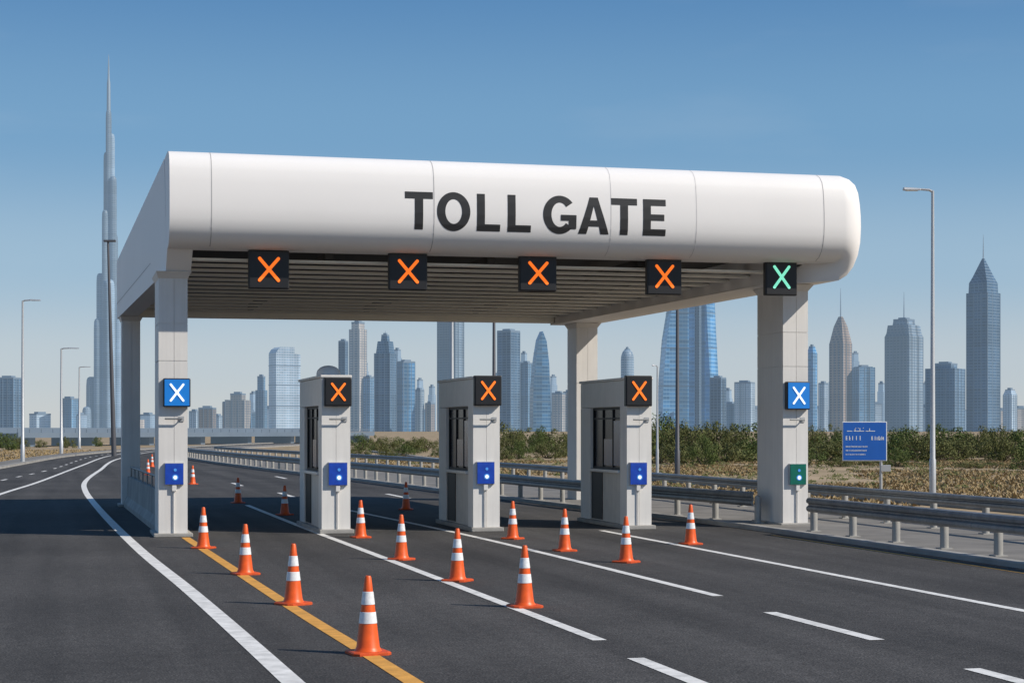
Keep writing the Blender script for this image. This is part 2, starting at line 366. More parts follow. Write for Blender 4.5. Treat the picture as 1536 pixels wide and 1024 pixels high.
# letters: every stroke is a fine grid that lies 5 mm proud of the curved fascia
def letter(ch,px0,px1):
    x0=x_at(px0,35.45);x1=x_at(px1,35.45);z0=6.17;z1=6.92
    mb=MB(off)
    def mp(u,v,e=0): z=z0+v*(z1-z0); return (x0+u*(x1-x0),fy(z)-.005-e,z)
    def q(a,b,c,d,e=0,n=24):
        vs=[]
        for i in range(n+1):
            t=i/n; l=(a[0]+(d[0]-a[0])*t,a[1]+(d[1]-a[1])*t); r=(b[0]+(c[0]-b[0])*t,b[1]+(c[1]-b[1])*t)
            vs+=[mp(*l,e),mp(*r,e)]
        mb.add(vs,[(2*i,2*i+1,2*i+3,2*i+2) for i in range(n)])
    def r(u0,u1,v0,v1,e=0): q((u0,v0),(u1,v0),(u1,v1),(u0,v1),e)
    def ring(a0,a1,tx,n=72,m=6):
        vs=[]
        for i in range(n+1):
            t=R(a0+(a1-a0)*i/n); c,s_=math.cos(t),math.sin(t)
            for j in range(m+1):
                f=j/m; vs.append(mp(.5+(.5-tx*f)*c,.5+(.52-.19*f)*s_))
        mb.add(vs,[(i*(m+1)+j,(i+1)*(m+1)+j,(i+1)*(m+1)+j+1,i*(m+1)+j+1) for i in range(n) for j in range(m)])
    if ch=='T': r(0,1,.815,1); r(.35,.65,0,.815)
    elif ch=='L': r(0,.34,0,1); r(.34,1,0,.185)
    elif ch=='E': r(0,.34,0,1); r(.34,1,0,.18); r(.34,.93,.41,.585); r(.34,1,.82,1)
    elif ch=='O': ring(0,360,.25)
    elif ch=='G': ring(40,318,.25); r(.77,1,.12,.50,.002); r(.53,.77,.34,.50,.002)
    elif ch=='A':
        for m_ in (0,1):
            def w(p): return (1-p[0],p[1]) if m_ else p
            q(w((0,0)),w((.27,0)),w((.5,.76)),w((.285,.76))); q(w((.285,.76)),w((.5,.76)),w((.5,1)),w((.365,1)))
        q((.33,.2),(.67,.2),(.615,.37),(.385,.37))
    return mb.build('letter',M['letter'],can)
for ch,a,b in (('T',607,649),('O',655,705),('L',715,750),('L',761,796),('G',814,864),('A',867,913),('T',916,955),('E',964,998)): letter(ch,a,b)
# ---------------------------------------------------------------- lane signals
def signal(name,label,cx,yf,cz,w,h,face,xm,group,depth_=.16,bracket=None):
    t=thing(name,label,'lane signal',(cx,yf,cz),0,group)
    MB().box(-w/2,w/2,.02,depth_,-h/2,h/2).build('housing',M['rim'],t,bevel=.02)
    MB().box(-w/2+.025,w/2-.025,0,.018,-h/2+.025,h/2-.025).build('face_panel',face,t)
    a=w*.23;b=h*.28
    mb=MB(); rr=w*.040
    for s,e in ((1,0),(-1,.003)):
        p=Vector((-a*s,0,-b));q=Vector((a*s,0,b)); d=(q-p).normalized(); nn=Vector((-d.z,0,d.x))
        pts=[q+(d*math.sin(math.pi*k/12)+nn*math.cos(math.pi*k/12))*rr for k in range(13)]
        pts+=[p+(-d*math.sin(math.pi*k/12)-nn*math.cos(math.pi*k/12))*rr for k in range(13)]
        N_=len(pts)
        vs=[(v.x,-.012-e,v.z) for v in pts]+[(v.x,.001,v.z) for v in pts]
        mb.add(vs,[tuple(range(N_))]+[(k,(k+1)%N_,(k+1)%N_+N_,k+N_) for k in range(N_)])
    mb.build('cross_symbol',xm,t)
    if bracket:
        for s in (-1,1): MB().box(s*w*.3-.025,s*w*.3+.025,.06,.11,h/2,h/2+bracket).build('hanger',M['rim'],t)
    return t
Yh=36.12
for i,(px,py,w,h,xm,lb) in enumerate(((403.5,404,61,58,M['orange_led'],'black hanging signal with orange cross, nearest the left column of the canopy'),
   (612.5,407,59,56,M['orange_led'],'black hanging signal with orange cross, second from the left below the letter T'),
   (807.5,409.5,58,54,M['orange_led'],'black hanging signal with orange cross, third of five under the canopy'),
   (997,414.5,55,55,M['orange_led'],'black hanging signal with orange cross, just left of the one showing green'),
   (1172.5,415.5,51,55,M['green_led'],'black hanging signal showing the only green cross, before the right column'))):
    X=x_at(px,Yh); D=depth(X,Yh); signal('lane_signal',lb,X,Yh,z_at(py,D),w*D/F,h*D/F,M['black'],xm,'lane signals hung under the canopy',bracket=.06 if i<4 else .04)
def small_signal(px0,px1,y0,y1,yf,face,xm,lb,group):
    xa=x_at(px0,yf);xb=x_at(px1,yf);D=depth((xa+xb)/2,yf)
    signal('lane_signal',lb,(xa+xb)/2,yf,z_at((y0+y1)/2,D),xb-xa,(y1-y0)*D/F,face,xm,group,depth_=.155)
small_signal(245,286,567,610,36.74,M['blue'],M['white_led'],'square blue sign with white cross on the left column','square blue cross signs on the columns')
small_signal(1181,1216,572,614,36.74,M['blue'],M['white_led'],'square blue sign with white cross on the right column','square blue cross signs on the columns')
BY=37.3
for a,b,c,d,lb in ((487,528,566,609,'left'),(712,753,563,608,'middle'),(939,979,563,609,'right')):
    small_signal(a,b,c,d,BY-.16,M['black'],M['orange_led'],f'small black signal with orange cross on the front of the {lb} toll booth','small cross signals on the toll booths')
def control_box(px0,px1,y0,y1,yf,face,lb):
    xa=x_at(px0,yf);xb=x_at(px1,yf);cx=(xa+xb)/2;w=xb-xa;D=depth(cx,yf);z0=z_at(y1,D);z1=z_at(y0,D)
    t=thing('control_box',lb,'control box',(cx,yf,0),0,'small lit boxes low on booths and columns')
    MB().box(-w/2,w/2,.055,.115,z0,z1).build('housing',M['grey'],t,bevel=.004)
    MB().box(-w/2+.012,w/2-.012,.035,.054,z0+.012,z1-.012).build('face_panel',face,t)
    h=z1-z0
    def disc(r,zc,dx,y,m,nm):
        mb=MB(); vs=[(dx+r*math.cos(2*math.pi*k/20),y,zc+r*math.sin(2*math.pi*k/20)) for k in range(20)]+[(dx+r*math.cos(2*math.pi*k/20),.036,zc+r*math.sin(2*math.pi*k/20)) for k in range(20)]
        mb.add(vs,[tuple(range(20))]+[(k,(k+1)%20,(k+1)%20+20,k+20) for k in range(20)]); mb.build(nm,m,t)
    disc(w*.16,z0+h*.34,w*.05,.030,M['dlens'],'lamp_ring'); disc(w*.10,z0+h*.34,w*.05,.024,M['white_led'],'lamp_lens'); disc(w*.08,z0+h*.68,w*.05,.026,M['dlens'],'lamp_lens')
    MB().box(-.045,.045,.05,.12,z0-.13,z0-.002).build('junction_box',M['booth'],t,bevel=.01)
    MB().tube([(0,.09,z0-.13),(0,.09,.06)],.014,8).build('conduit',M['booth'],t,smooth=True)
M['dlens']=mat('dim_lens',(.05,.22,.6),.3,emit=(.1,.35,.8),es=.3)
control_box(247,276,694,727,36.78,M['dblue'],'small blue box with white lamp low on the left column')
control_box(493,522,693,728,BY-.12,M['dblue'],'small blue box with white lamp low on the left toll booth')
control_box(716,743,692,726,BY-.12,M['dblue'],'small blue box with white lamp low on the middle toll booth')
control_box(946,972,693,727,BY-.12,M['dblue'],'small blue box with white lamp low on the right toll booth')
control_box(1186,1211,695,727,36.78,M['teal'],'small green box with white lamp low on the right column')
def bracket_lamp(cx,yf,z,lb):
    t=thing('bracket_rail',lb,'bracket',(cx,yf,z),0,'small steel bars under the cross signs')
    MB().tube([(-.17,-.10,0),(.17,-.10,.0)],.018,8).build('bar',M['steel'],t,smooth=True)
    MB().tube([(.17,-.10,0),(.17,0.0,.0)],.014,8).build('arm',M['steel'],t,smooth=True)
    MB().box(.12,.22,-.012,.0,-.05,.05).build('plate',M['grey'],t)
for cx,yf,lb in ((2.15,36.89,'small steel bar under the blue cross sign on the left column'),(15.62,36.89,'small steel bar under the blue cross sign on the right column'),
    (5.53,BY-.01,'small steel bar on the front of the left toll booth'),(8.74,BY-.01,'small steel bar on the front of the middle toll booth'),(12.15,BY-.01,'small steel bar on the front of the right toll booth')):
    bracket_lamp(cx,yf,2.38,lb)
# ---------------------------------------------------------------- booths
def booth(x,w,lb,dome=False):
    t=thing('toll_booth',lb,'toll booth',(x,BY,0),0,'toll booths between the lanes'); Ln=3.6
    MB().box(-.06,w+.06,-.14,Ln+.1,0,.09).build('plinth',M['kerb'],t,bevel=.015)
    mb=MB(); mb.box(0,w/2-.004,0,.50,.09,3.24); mb.box(w/2+.004,w,0,.50,.09,3.24); mb.box(.01,w-.01,.012,.49,.09,3.235); mb.build('front_pillar',M['booth'],t)
    MB().box(0,w,2.80,Ln,.09,2.66).build('rear_pillar',M['booth'],t,bevel=.012)
    MB().box(0,w,.506,Ln,2.664,3.24).build('roof_beam',M['booth'],t,bevel=.012)
    MB().box(-.03,w+.03,-.03,Ln+.05,3.244,3.30).build('roof_cap',M['col'],t,bevel=.015)
    MB().box(.045,w-.045,.506,2.79,.09,1.2).build('lower_panel',M['boothpanel'],t,bevel=.01)
    for y0,y1 in ((1.95,2.79),(.52,.60)): MB().box(.030,.044,y0,y1,.12,1.19).build('dark_gap_strip',M['frame'],t)  # flat dark strips in front of the panel imitate gaps, no real depth
    MB().box(-.05,w+.05,.52,2.76,1.204,1.27).build('counter_sill',M['booth'],t,bevel=.01)
    for s,nm in ((0,.10),(1,w-.10)):
        o=MB().box(nm-.008,nm+.008,.51,2.795,1.275,2.66).build('window_glass',M['glass'],t)
        fx=nm-.02 if s==0 else nm+.02
        MB().box(fx-.006,fx+.006,.66,1.22,1.36,2.36).build('window_pane',M['glass2'],o)
        MB().box(fx-.005,fx+.005,1.30,1.95,1.36,1.95).build('window_pane',M['glass2'],o)
        m2=MB()
        for yy in (.51,1.24,2.0,2.74): m2.box(fx-.016,fx+.016,yy,yy+.045,1.275,2.66)
        m2.box(fx-.014,fx+.014,.555,2.74,1.275,1.325); m2.box(fx-.014,fx+.014,.555,2.74,2.40,2.43); m2.box(fx-.014,fx+.014,.555,2.74,2.61,2.66)
        m2.build('window_frame',M['frame'],o)
    if dome: MB().ngon(20,[(.26,3.30),(.26,3.36),(.235,3.43),(.17,3.49),(.09,3.52),(.01,3.53)],0,w*.45,.9).build('roof_dome',M['white'],t,smooth=True)
    return t
booth(5.22,.60,'left toll booth, the one with a small white dome on its roof',True)
booth(8.45,.58,'middle toll booth, pale and narrow with dark window')
booth(11.87,.56,'right toll booth, pale and narrow, nearest the guard rail')
# low wall between left columns
t=thing('barrier_wall','low smooth grey barrier wall joining the two left canopy columns','barrier',(1.98,45,0))
o_=(-1.98,-45,0)
mb=MB(o_); P=[(-.20,0),(-.20,.12),(-.11,.3),(-.08,.85),(.08,.85),(.11,.3),(.20,.12),(.20,0)]; vs=[]
for Y,x in ((38.55,2.08),(51.5,1.85)): vs+=[(x+a,Y,b) for a,b in P]
n=8; mb.add(vs,[tuple(range(n)),tuple(range(n,2*n))[::-1]]+[(k,(k+1)%n,(k+1)%n+n,k+n) for k in range(n)]).build('wall_body',M['kerb'],t,bevel=.01)
mb=MB(o_)
for i in range(8):
    yy=39.0+i*1.75; mb.tube([(2.07-.018*(yy-38.5),yy,.85),(2.07-.018*(yy-38.5),yy,1.12)],.02,8)
mb.tube([(2.07,38.6,1.12),(1.84,51.4,1.12)],.03,8); mb.build('handrail',M['steel'],t,smooth=True)
# ---------------------------------------------------------------- cones
def make_cone(name='traffic_cone'):
    t=thing(name,'x','traffic cone',(0,0,0),0,'orange and white traffic cones')
    mb=MB(); a=.19;c=.05
    o8=[(a,-a+c),(a,a-c),(a-c,a),(-a+c,a),(-a,a-c),(-a,-a+c),(-a+c,-a),(a-c,-a)]
    vs=[(x,y,0) for x,y in o8]+[(x,y,.022) for x,y in o8]+[(x*.93,y*.93,.032) for x,y in o8]
    mb.add(vs,[tuple(range(8))[::-1],tuple(range(16,24))]+[(k+8*j,(k+1)%8+8*j,(k+1)%8+8+8*j,k+8+8*j) for j in (0,1) for k in range(8)])
    mb.build('cone_base',M['coneb'],t)
    def rad(z): return .118-(.118-.030)*(z-.03)/(.75-.03)
    MB().ngon(28,[(.135,.030),(.125,.045),(rad(.07),.07),(rad(.3),.3),(rad(.6),.6),(rad(.735),.735),(.024,.75),(.018,.75),(.016,.70)],0).build('cone_body',M['cone'],t,smooth=True)
    for z0,z1 in ((.295,.405),(.475,.60)):
        MB().ngon(28,[(rad(z0)+.001,z0),(rad(z0)+.004,z0+.003),(rad(z1)+.004,z1-.003),(rad(z1)+.001,z1)],0,cap=False).build('reflective_band',M['refl'],t,smooth=True)
    return t
C=[(552,980,'nearest orange and white cone, on the yellow line at the front'),
(440,906,'cone on the yellow line, second from the front'),
(368,861,'cone on the yellow line, third from the front'),
(305,822,'cone at the far end of the yellow line, beside the left column base'),
(787,910,'frontmost cone on the white line that starts at the left booth'),
(686,871,'cone second from the front on the white line from the left booth'),
(602,839,'cone third from the front on the white line from the left booth'),
(541,806,'cone standing at the right foot of the left toll booth'),
(769,808,'cone standing at the right foot of the middle toll booth'),
(847,826,'cone between middle and right booths, on the white line right of the middle booth'),
(939,843,'cone in front of the right toll booth'),
(1036,816,'rightmost cone, on the far white line right of the right booth'),
(357,754,'small far cone in the lane behind the left column, seen left of the left booth'),
(427,772,'cone in the canopy shadow just left of the left toll booth'),
(609,764,'cone in the canopy shadow between the left and middle booths'),
(289,726,'tiny distant cone just right of the left column'),
(222,712,'tiny distant cone seen left of the left column, nearer of the two'),
(228,700,'tiny distant cone seen left of the left column, farther of the two')]
cn=make_cone()
for i,(px,py,lb) in enumerate(C):
    X,Y=gp(px,py); z=0.001
    if i==0: cn.location=(X,Y,z); cn['label']=lb; cn.rotation_euler.z=R(8)
    else: dup(cn,(X,Y,z),R(random.uniform(0,90)),lb)
# ---------------------------------------------------------------- guard rails
def guard_rail(L,lb,pitch=1.8,side=-1,zb=.08,z0=.46,z1=.78):
    root=thing('guard_rail',lb,'guard rail',(L[0].x,L[0].y,0),0,None); of=(-L[0].x,-L[0].y,0)
    W_=[(.0,0),(.05,.06),(.075,.2),(.07,.35),(.02,.45),(.02,.54),(.07,.65),(.075,.8),(.05,.94),(.0,1.0),(-.015,.97),(.02,.8),(.0,.54),(.0,.45),(.02,.2),(-.015,.03)]
    ns=normals(L); vs=[];n=len(W_)
    for p,nn in zip(L,ns):
        for a,z in W_: vs.append((p.x+nn.x*side*(a+.10),p.y+nn.y*side*(a+.10),z0+(z1-z0)*z))
    fs=[(i*n+k,(i+1)*n+k,(i+1)*n+(k+1)%n,i*n+(k+1)%n) for i in range(len(L)-1) for k in range(n)]+[tuple(range(n)),tuple(range((len(L)-1)*n,len(L)*n))]
    MB(of).add(vs,fs).build('rail_beam',M['steel'],root,smooth=True)
    Q=resamp(L,max(2,int(sum((b-a).length for a,b in zip(L,L[1:]))/pitch)+1)); fp=None
    for p in Q[:98]:
        if fp is None:
            h=z1-zb-.08
            o=MB().ngon(12,[(.075,0),(.075,h-.05),(.06,h-.02),(.02,h)],0).build('post',M['post'],root,smooth=True)
            MB().box(-.11,.11,-.11,.11,0,.02).build('base_plate',M['post'],o); fp=o
        else:
            o=fp.copy(); col.objects.link(o); o.parent=root
            for g in list(fp.children): d=g.copy(); col.objects.link(d); d.parent=o
        o.location=(p.x+of[0],p.y+of[1],zb)
guard_rail(smoothline([(14.95,17.5),(14.95,26),(14.93,34.3)],1.8),'near steel guard rail with round posts, running from the right edge to the right column',z0=.48,z1=.78)
guard_rail(smoothline([(15.02,37.6),(14.6,41),(13.95,48),(12.5,75),(10.9,100),(9.6,130),(9.4,150)],1.8),'steel guard rail behind the booths, continuing beyond the right column',2.0)
guard_rail(smoothline([(17.85,17),(17.85,40),(17.85,60),(16.9,85),(14.8,110),(12.8,135),(12.2,150)],1.8),'farther thin steel guard rail on the outer edge of the paved strip',2.2,z0=.62,z1=.84)
# ---------------------------------------------------------------- lamps
def lamp(px,D,ytop,armpx,lb,rad=.085,m=None,dark=False):
    X,Y=at_depth(px,D); z=z_at(ytop,D); t=thing('street_lamp',lb,'street lamp',(X,Y,0),-TH,'street lamps along the roads')
    m=m or M['pole']; L_=armpx*D/F
    MB().box(-.2,.2,-.2,.2,-.05,.06).build('base_plate',m,t)
    MB().tube([(0,0,.05),(0,0,1.2),(0,0,1.25),(0,0,z-.05)],[rad*1.25,rad*1.25,rad,rad*.55],14).build('pole',m,t,smooth=True)
    MB().tube([(0,0,z-.08),(L_*.12,0,z-.02),(L_*.45,0,z)],[rad*.5,rad*.45,rad*.4],10).build('arm',m,t,smooth=True)
    a,b=sorted((L_*.42,L_)); mb=MB(); mb.add([(a,-.13,z-.03),(b,-.11,z-.03),(b,.11,z-.03),(a,.13,z-.03),(a,-.09,z+.06),(b,-.06,z+.03),(b,.06,z+.03),(a,.09,z+.06)],[(0,3,2,1),(4,5,6,7),(0,1,5,4),(1,2,6,5),(2,3,7,6),(3,0,4,7)])
    hd=mb.build('lamp_head',m,t,bevel=.015)
    MB().box(a+.08,b-.08,-.08,.08,z-.05,z-.031).build('lens',M['refl'],hd)
lamp(1399,58,284,-44,'tall grey street lamp right of the canopy, arm pointing left')
lamp(34,116,450,27,'tallest street lamp at the left edge of the view, arm pointing right',.11)
lamp(92,160,522,27,'middle one of three street lamps left of the gate',.13)
lamp(119,215,550,17,'shortest and farthest of three street lamps left of the gate',.13)
lamp(986,89,548,-8,'short thin lamp post just right of the right toll booth',.06)
lamp(678,92,380,20,'pole rising behind the middle toll booth, left one of the pair',.11,M['pole'])
lamp(741,96,380,20,'dark pole rising behind the middle toll booth, right one of the pair',.11,M['dpole'])
lamp(1016,84,370,20,'dark pole seen under the canopy between right booth and right column',.10,M['dpole'])
X,Y=at_depth(171,150); t=thing('high_mast','tall dark leaning mast close to the left edge of the canopy','mast',(X,Y,0),-TH)
hz=z_at(362,150)
MB().tube([(0,0,0),(-.25,0,hz*.5),(-.5,0,hz)],[.22,.15,.09],12).build('pole',M['dpole'],t,smooth=True)
MB().box(-.85,.15,-.15,.15,hz-.05,hz+.12).build('lamp_head',M['dpole'],t,bevel=.03)
# ---------------------------------------------------------------- road sign
D=62; X,Y=at_depth(1297,D); t=thing('road_sign','blue road sign with small white lettering on one post before the shrubs','road sign',(X,Y,0),-TH)
zc=z_at(661.5,D); w=67*D/F/2; h=59*D/F/2
MB().box(-w,w,-.0,.03,zc-h,zc+h).build('sign_border',M['signwhite'],t,bevel=.01)
MB().box(-w+.03,w-.03,-.008,-.002,zc-h+.03,zc+h-.03).build('sign_face',M['signblue'],t)
def glyphs(u0,u1,v,hh,arab=False,thick=.02):
    mb=MB(); x=u0; rnd=random.Random(int(v*997)+int(u0*51))
    while x<u1:
        gw=hh*rnd.uniform(.45,.75); th=thick
        if arab:
            mb.box(x,x+gw*1.15,-.013,-.009,v,v+th)
            if rnd.random()<.5: mb.box(x+gw*.4,x+gw*.4+th,-.0135,-.0095,v,v+hh*rnd.uniform(.5,1))
            if rnd.random()<.5: mb.box(x+gw*.7,x+gw*.7+th,-.013,-.009,v+hh*.8,v+hh*.8+th)
            x+=gw*1.1 if rnd.random()<.75 else gw*1.7
        else:
            mb.box(x,x+th,-.013,-.009,v,v+hh)
            if rnd.random()<.6: mb.box(x+gw-th,x+gw,-.013,-.009,v,v+hh*rnd.uniform(.5,1))
            for q in (0,.45,1):
                if rnd.random()<.5: mb.box(x+th,x+gw-th,-.0135,-.0095,v+q*(hh-th),v+q*(hh-th)+th)
            x+=gw+hh*.25
    return mb
glyphs(-w*.80,w*.45,zc+h*.50,.13,True,.024).build('sign_lettering',M['signwhite'],t)
glyphs(-w*.85,-w*.20,zc+h*.06,.14,thick=.026).build('sign_lettering',M['signwhite'],t)
glyphs(w*.30,w*.78,zc+h*.06,.13,thick=.026).build('sign_lettering',M['signwhite'],t)
for q in (-.30,-.5,-.7): glyphs(-w*.85,w*(.2-abs(q)*.2),zc+h*q,.045,thick=.010).build('sign_lettering',M['signwhite'],t)
px_=(1322-1297)*D/F
MB().tube([(px_,.06,-.05),(px_,.06,zc)],.05,12).build('post',M['pole'],t,smooth=True)
MB().box(px_-.02,px_+.32,-.02,.04,z_at(707,D),z_at(697,D)).build('marker_plate',M['pole'],t,bevel=.01)
# ---------------------------------------------------------------- flyover
A0=Vector((*at_depth(25,235),0)); B0=Vector((*at_depth(560,330),0)); dv=(B0-A0); Ln=dv.length; rz=math.atan2(dv.y,dv.x)
t=thing('flyover','low blue grey flyover bridge crossing the distance left of the booths','bridge',(A0.x,A0.y,0),rz)
MB().box(0,Ln,0,9,1.15,1.75).build('bridge_deck',M['bridge'],t)
MB().box(0,Ln,-.25,-.002,1.15,1.85).build('parapet',M['bridge'],t); MB().box(0,Ln,9.01,9.3,1.4,2.5).build('parapet',M['bridge'],t)
mb=MB(); mb.box(0,Ln,-.16,-.06,2.28,2.36); mb.box(0,Ln,-.16,-.06,2.05,2.11); k=0
while k<Ln: mb.box(k,k+.12,-.155,-.065,1.85,2.28); k+=2.5
mb.build('railing',M['bridge'],t)
k=4
while k<Ln:
    MB().box(k,k+1.2,1,8,-.05,1.15).build('pier',M['bridge'],t); k+=14
# ---------------------------------------------------------------- vegetation
def bush_proto(seed,lm):
    rn=random.Random(seed); t=thing('shrub','x','shrub',(0,-200,0),0,'wild shrubs on the sandy verge')
    mb=MB(); st=MB()
    for c in range(34):
        a=rn.uniform(0,6.28); rr=rn.uniform(0,.95)**.7; cz=rn.uniform(.06,.84)*(1.05-.5*rr*rr); cx,cy=rr*math.cos(a),rr*math.sin(a); cr_=rn.uniform(.12,.30)
        if c%4==0: st.tube([(cx*.1,cy*.1,-.03),(cx*.5,cy*.5,cz*.5),(cx,cy,cz)],[.035,.022,.008],5)
        for k in range(95):
            v=Vector((rn.gauss(0,1),rn.gauss(0,1),rn.gauss(0,1))).normalized()*cr_*rn.uniform(.7,1.2)
            p=Vector((cx,cy,cz))+Vector((v.x,v.y,v.z*.8))
            if p.z<0: continue
            nrm=(v.normalized()+Vector((rn.gauss(0,.35),rn.gauss(0,.35),rn.gauss(0,.35)+.25))).normalized()
            u=nrm.orthogonal().normalized(); u=(u*math.cos(k)+nrm.cross(u)*math.sin(k)); w_=nrm.cross(u); l=rn.uniform(.018,.042)
            mb.add([p-u*l,p+w_*l*.7,p+u*l,p-w_*l*.7],[(0,1,2,3)])
    mb.build('crown',lm,t); st.build('trunk',M['bark'],t)
    return t
protos=[bush_proto(1,M['leafA']),bush_proto(2,M['leafB']),bush_proto(3,M['leafA']),bush_proto(4,M['leafB'])]
used=[0,0,0,0]
def bush(px,D,ytop,wpx,lb):
    i=random.randrange(4); X,Y=at_depth(px,D); h=z_at(ytop,D)*random.uniform(.94,1.22); w_=wpx*D/F/2
    if used[i]==0:
        o=protos[i]; used[i]=1; o.location=(X,Y,-.05); o.rotation_euler.z=random.uniform(0,6.28); o.scale=(w_,w_,h); o['label']=lb
    else: dup(protos[i],(X,Y,-.05),random.uniform(0,6.28),lb,(w_,w_,h))
def rowb(x0,x1,step,D,y0,y1,wp,lb):
    x=x0
    while x<x1:
        bush(x+random.uniform(-8,8),D*random.uniform(.93,1.07),random.uniform(y0,y1),wp*random.uniform(.7,1.5),lb); x+=step
rowb(985,1140,24,150,616,638,64,'tall green shrub in the thick clump seen between right booth and right column')
rowb(985,1140,34,120,645,662,60,'lower green shrub at the foot of the thick clump left of the right column')
rowb(1215,1545,26,165,630,648,64,'shrub in the back row of the belt right of the canopy')
rowb(1330,1545,28,135,638,656,62,'shrub in the middle row of the belt, right of the road sign')
rowb(1215,1330,32,135,652,664,56,'shrub in the middle row of the belt, behind and left of the road sign')
rowb(1215,1545,46,108,668,690,46,'low shrub at the sandy front edge of the belt right of the canopy')
rowb(752,870,22,175,636,650,54,'shrub in the green belt seen between middle and right booths')
rowb(755,870,30,140,656,670,48,'low shrub before the belt between middle and right booths')
rowb(535,660,22,190,650,658,46,'shrub in the low belt seen between left and middle booths')
rowb(540,655,38,150,664,672,34,'low shrub before the belt between left and middle booths')
rowb(925,985,26,160,632,642,50,'shrub just right of the right toll booth')
rowb(-5,35,18,210,648,655,36,'small shrub at the far left beyond the pavement')
rowb(60,180,40,230,655,661,26,'small shrub behind the left street lamps')
mb=MB(); rn=random.Random(5)
for k in range(38000):
    D=rn.uniform(52,150); px=rn.uniform(520,1640); X,Y=at_depth(px,D)
    if X<18.8 or (24.2<X<25.8 and Y>35): continue
    if noise.noise(Vector((X*.10,Y*.06,0)))<-.12: continue
    hh=rn.uniform(-.02,.11)
    for j in range(2):
        a=rn.uniform(0,3.14); c,s_=math.cos(a)*.07,math.sin(a)*.07; lx,ly=rn.uniform(-.15,.15),rn.uniform(-.15,.15)
        mb.add([(X-c,Y-s_,-.05),(X+c,Y+s_,-.05),(X+lx,Y+ly,hh)],[(0,1,2)])
for k in range(4000):
    D=rn.uniform(110,200); px=rn.uniform(-60,190); X,Y=at_depth(px,D)
    if any(True for p in LB if abs(p.y-Y)<2.5 and X>p.x-2.3): continue
    hh=rn.uniform(.0,.1); a=rn.uniform(0,3.14); c,s_=math.cos(a)*.1,math.sin(a)*.1
    mb.add([(X-c,Y-s_,-.05),(X+c,Y+s_,-.05),(X,Y,hh)],[(0,1,2)])
tag(mb.build('dry_grass',M['dry']),'dry straw coloured grass tufts on the sandy verges','grass',kind='stuff')
mb=MB()
for k in range(520):
    D=rn.uniform(66,140); px=rn.uniform(530,1600); X,Y=at_depth(px,D)
    if X<19.2 or 24<X<25.6: continue
    r_=rn.uniform(.12,.5)
    for j in range(30):
        v=Vector((rn.gauss(0,1),rn.gauss(0,1),abs(rn.gauss(0,1)))).normalized()*r_*rn.uniform(.5,1)
        u=Vector((rn.gauss(0,1),rn.gauss(0,1),rn.gauss(0,1))).normalized()*.05; w_=u.orthogonal().normalized()*.035
        p=Vector((X,Y,-.05))+Vector((v.x,v.y,v.z*.6)); mb.add([p-u,p+w_,p+u,p-w_],[(0,1,2,3)])
tag(mb.build('scrub_cover',M['leafB']),'tiny olive scrub tufts dotted over the sandy verge','scrub',kind='stuff')
# ---------------------------------------------------------------- skyline
def tower(lb,px,wpx,prof,D,m,n=4,rot=12,spire=None,plant=True,ribs=True,name='skyscraper'):
    X,Y=at_depth(px,D); t=thing(name,lb,'skyscraper' if prof[1][0]<600 else 'building',(X,Y,0),-TH-math.atan((px-768)/F)*1.0)
    k=D/F; r0=wpx*k/2/ (math.cos(R(rot)) if n==4 else 1)
    P=[(r0*f,z_at(y,D) if y<644 else -2) for y,f in prof]
    MB().ngon(n,P,R(rot)).build('tower_body',S[m],t,smooth=(n>8))
    zt=P[-1][1]; rt=P[-1][0]
    if plant and rt>r0*.3:
        MB().ngon(4,[(rt*.55,zt),(rt*.55,zt+6*k*.6)],R(rot)).build('roof_plant',M['cap'],t)
        MB().ngon(n,[(rt*1.02,zt-1.5),(rt*1.02,zt+1.2)],R(rot)).build('roof_parapet',M['cap'],t)
    if spire: MB().tube([(0,0,zt-3),(0,0,(zt+z_at(spire,D))/2),(0,0,z_at(spire,D))],[1.1*k,.7*k,.25*k],8).build('spire',M['mast'],t)
    if ribs and n==4:
        z1=P[1][1]
        for e in range(4):
            mb=MB()
            a0=R(rot)+e*math.pi/2; a1=a0+math.pi/2; p=Vector((math.cos(a0),math.sin(a0),0))*r0; q=Vector((math.cos(a1),math.sin(a1),0))*r0
            for j in (0,1,2):
                v=p.lerp(q,(.0,.36,.68)[j]); mb.ngon(4,[(.5*k,-2),(.5*k,z1)],R(rot),v.x,v.y)
            mb.build('facade_piers',M['cap'],t)
    return t
def outline(lb,pts,D,m,thick,spire=None,rz=0,caps=None):
    cx=sum(p[0] for p in pts)/len(pts); X,Y=at_depth(cx,D); k=D/F; th=thick*k
    t=thing('skyscraper',lb,'skyscraper',(X,Y,0),-TH-math.atan((cx-768)/F)+R(rz)); n=len(pts)
    q=[((p[0]-cx)*k,z_at(p[1],D) if p[1]<644 else -2) for p in pts]
    MB().add([(a,-th/2,b) for a,b in q]+[(a,th/2,b) for a,b in q],[tuple(range(n)),tuple(range(n,2*n))[::-1]]+[(i,(i+1)%n,(i+1)%n+n,i+n) for i in range(n)]).build('tower_body',S[m],t)
    zs=[b for a,b in q]
    for f in (.3,.55,.78):
        zz=max(zs)*f; xa=[]
        for (a,b),(c,d) in zip(q,q[1:]+q[:1]):
            if (b-zz)*(d-zz)<0: xa.append(a+(c-a)*(zz-b)/(d-b))
        if len(xa)>=2: MB().box(min(xa)-.5,max(xa)+.5,-th/2-.8,th/2+.8,zz,zz+.8*k).build('service_band',M['cap'],t)
    if spire: MB().tube([((spire[0]-cx)*k,0,z_at(spire[1],D)-5*k),((spire[0]-cx)*k,0,z_at(spire[2],D))],[.9*k,.25*k],8).build('spire',M['mast'],t)
    return t
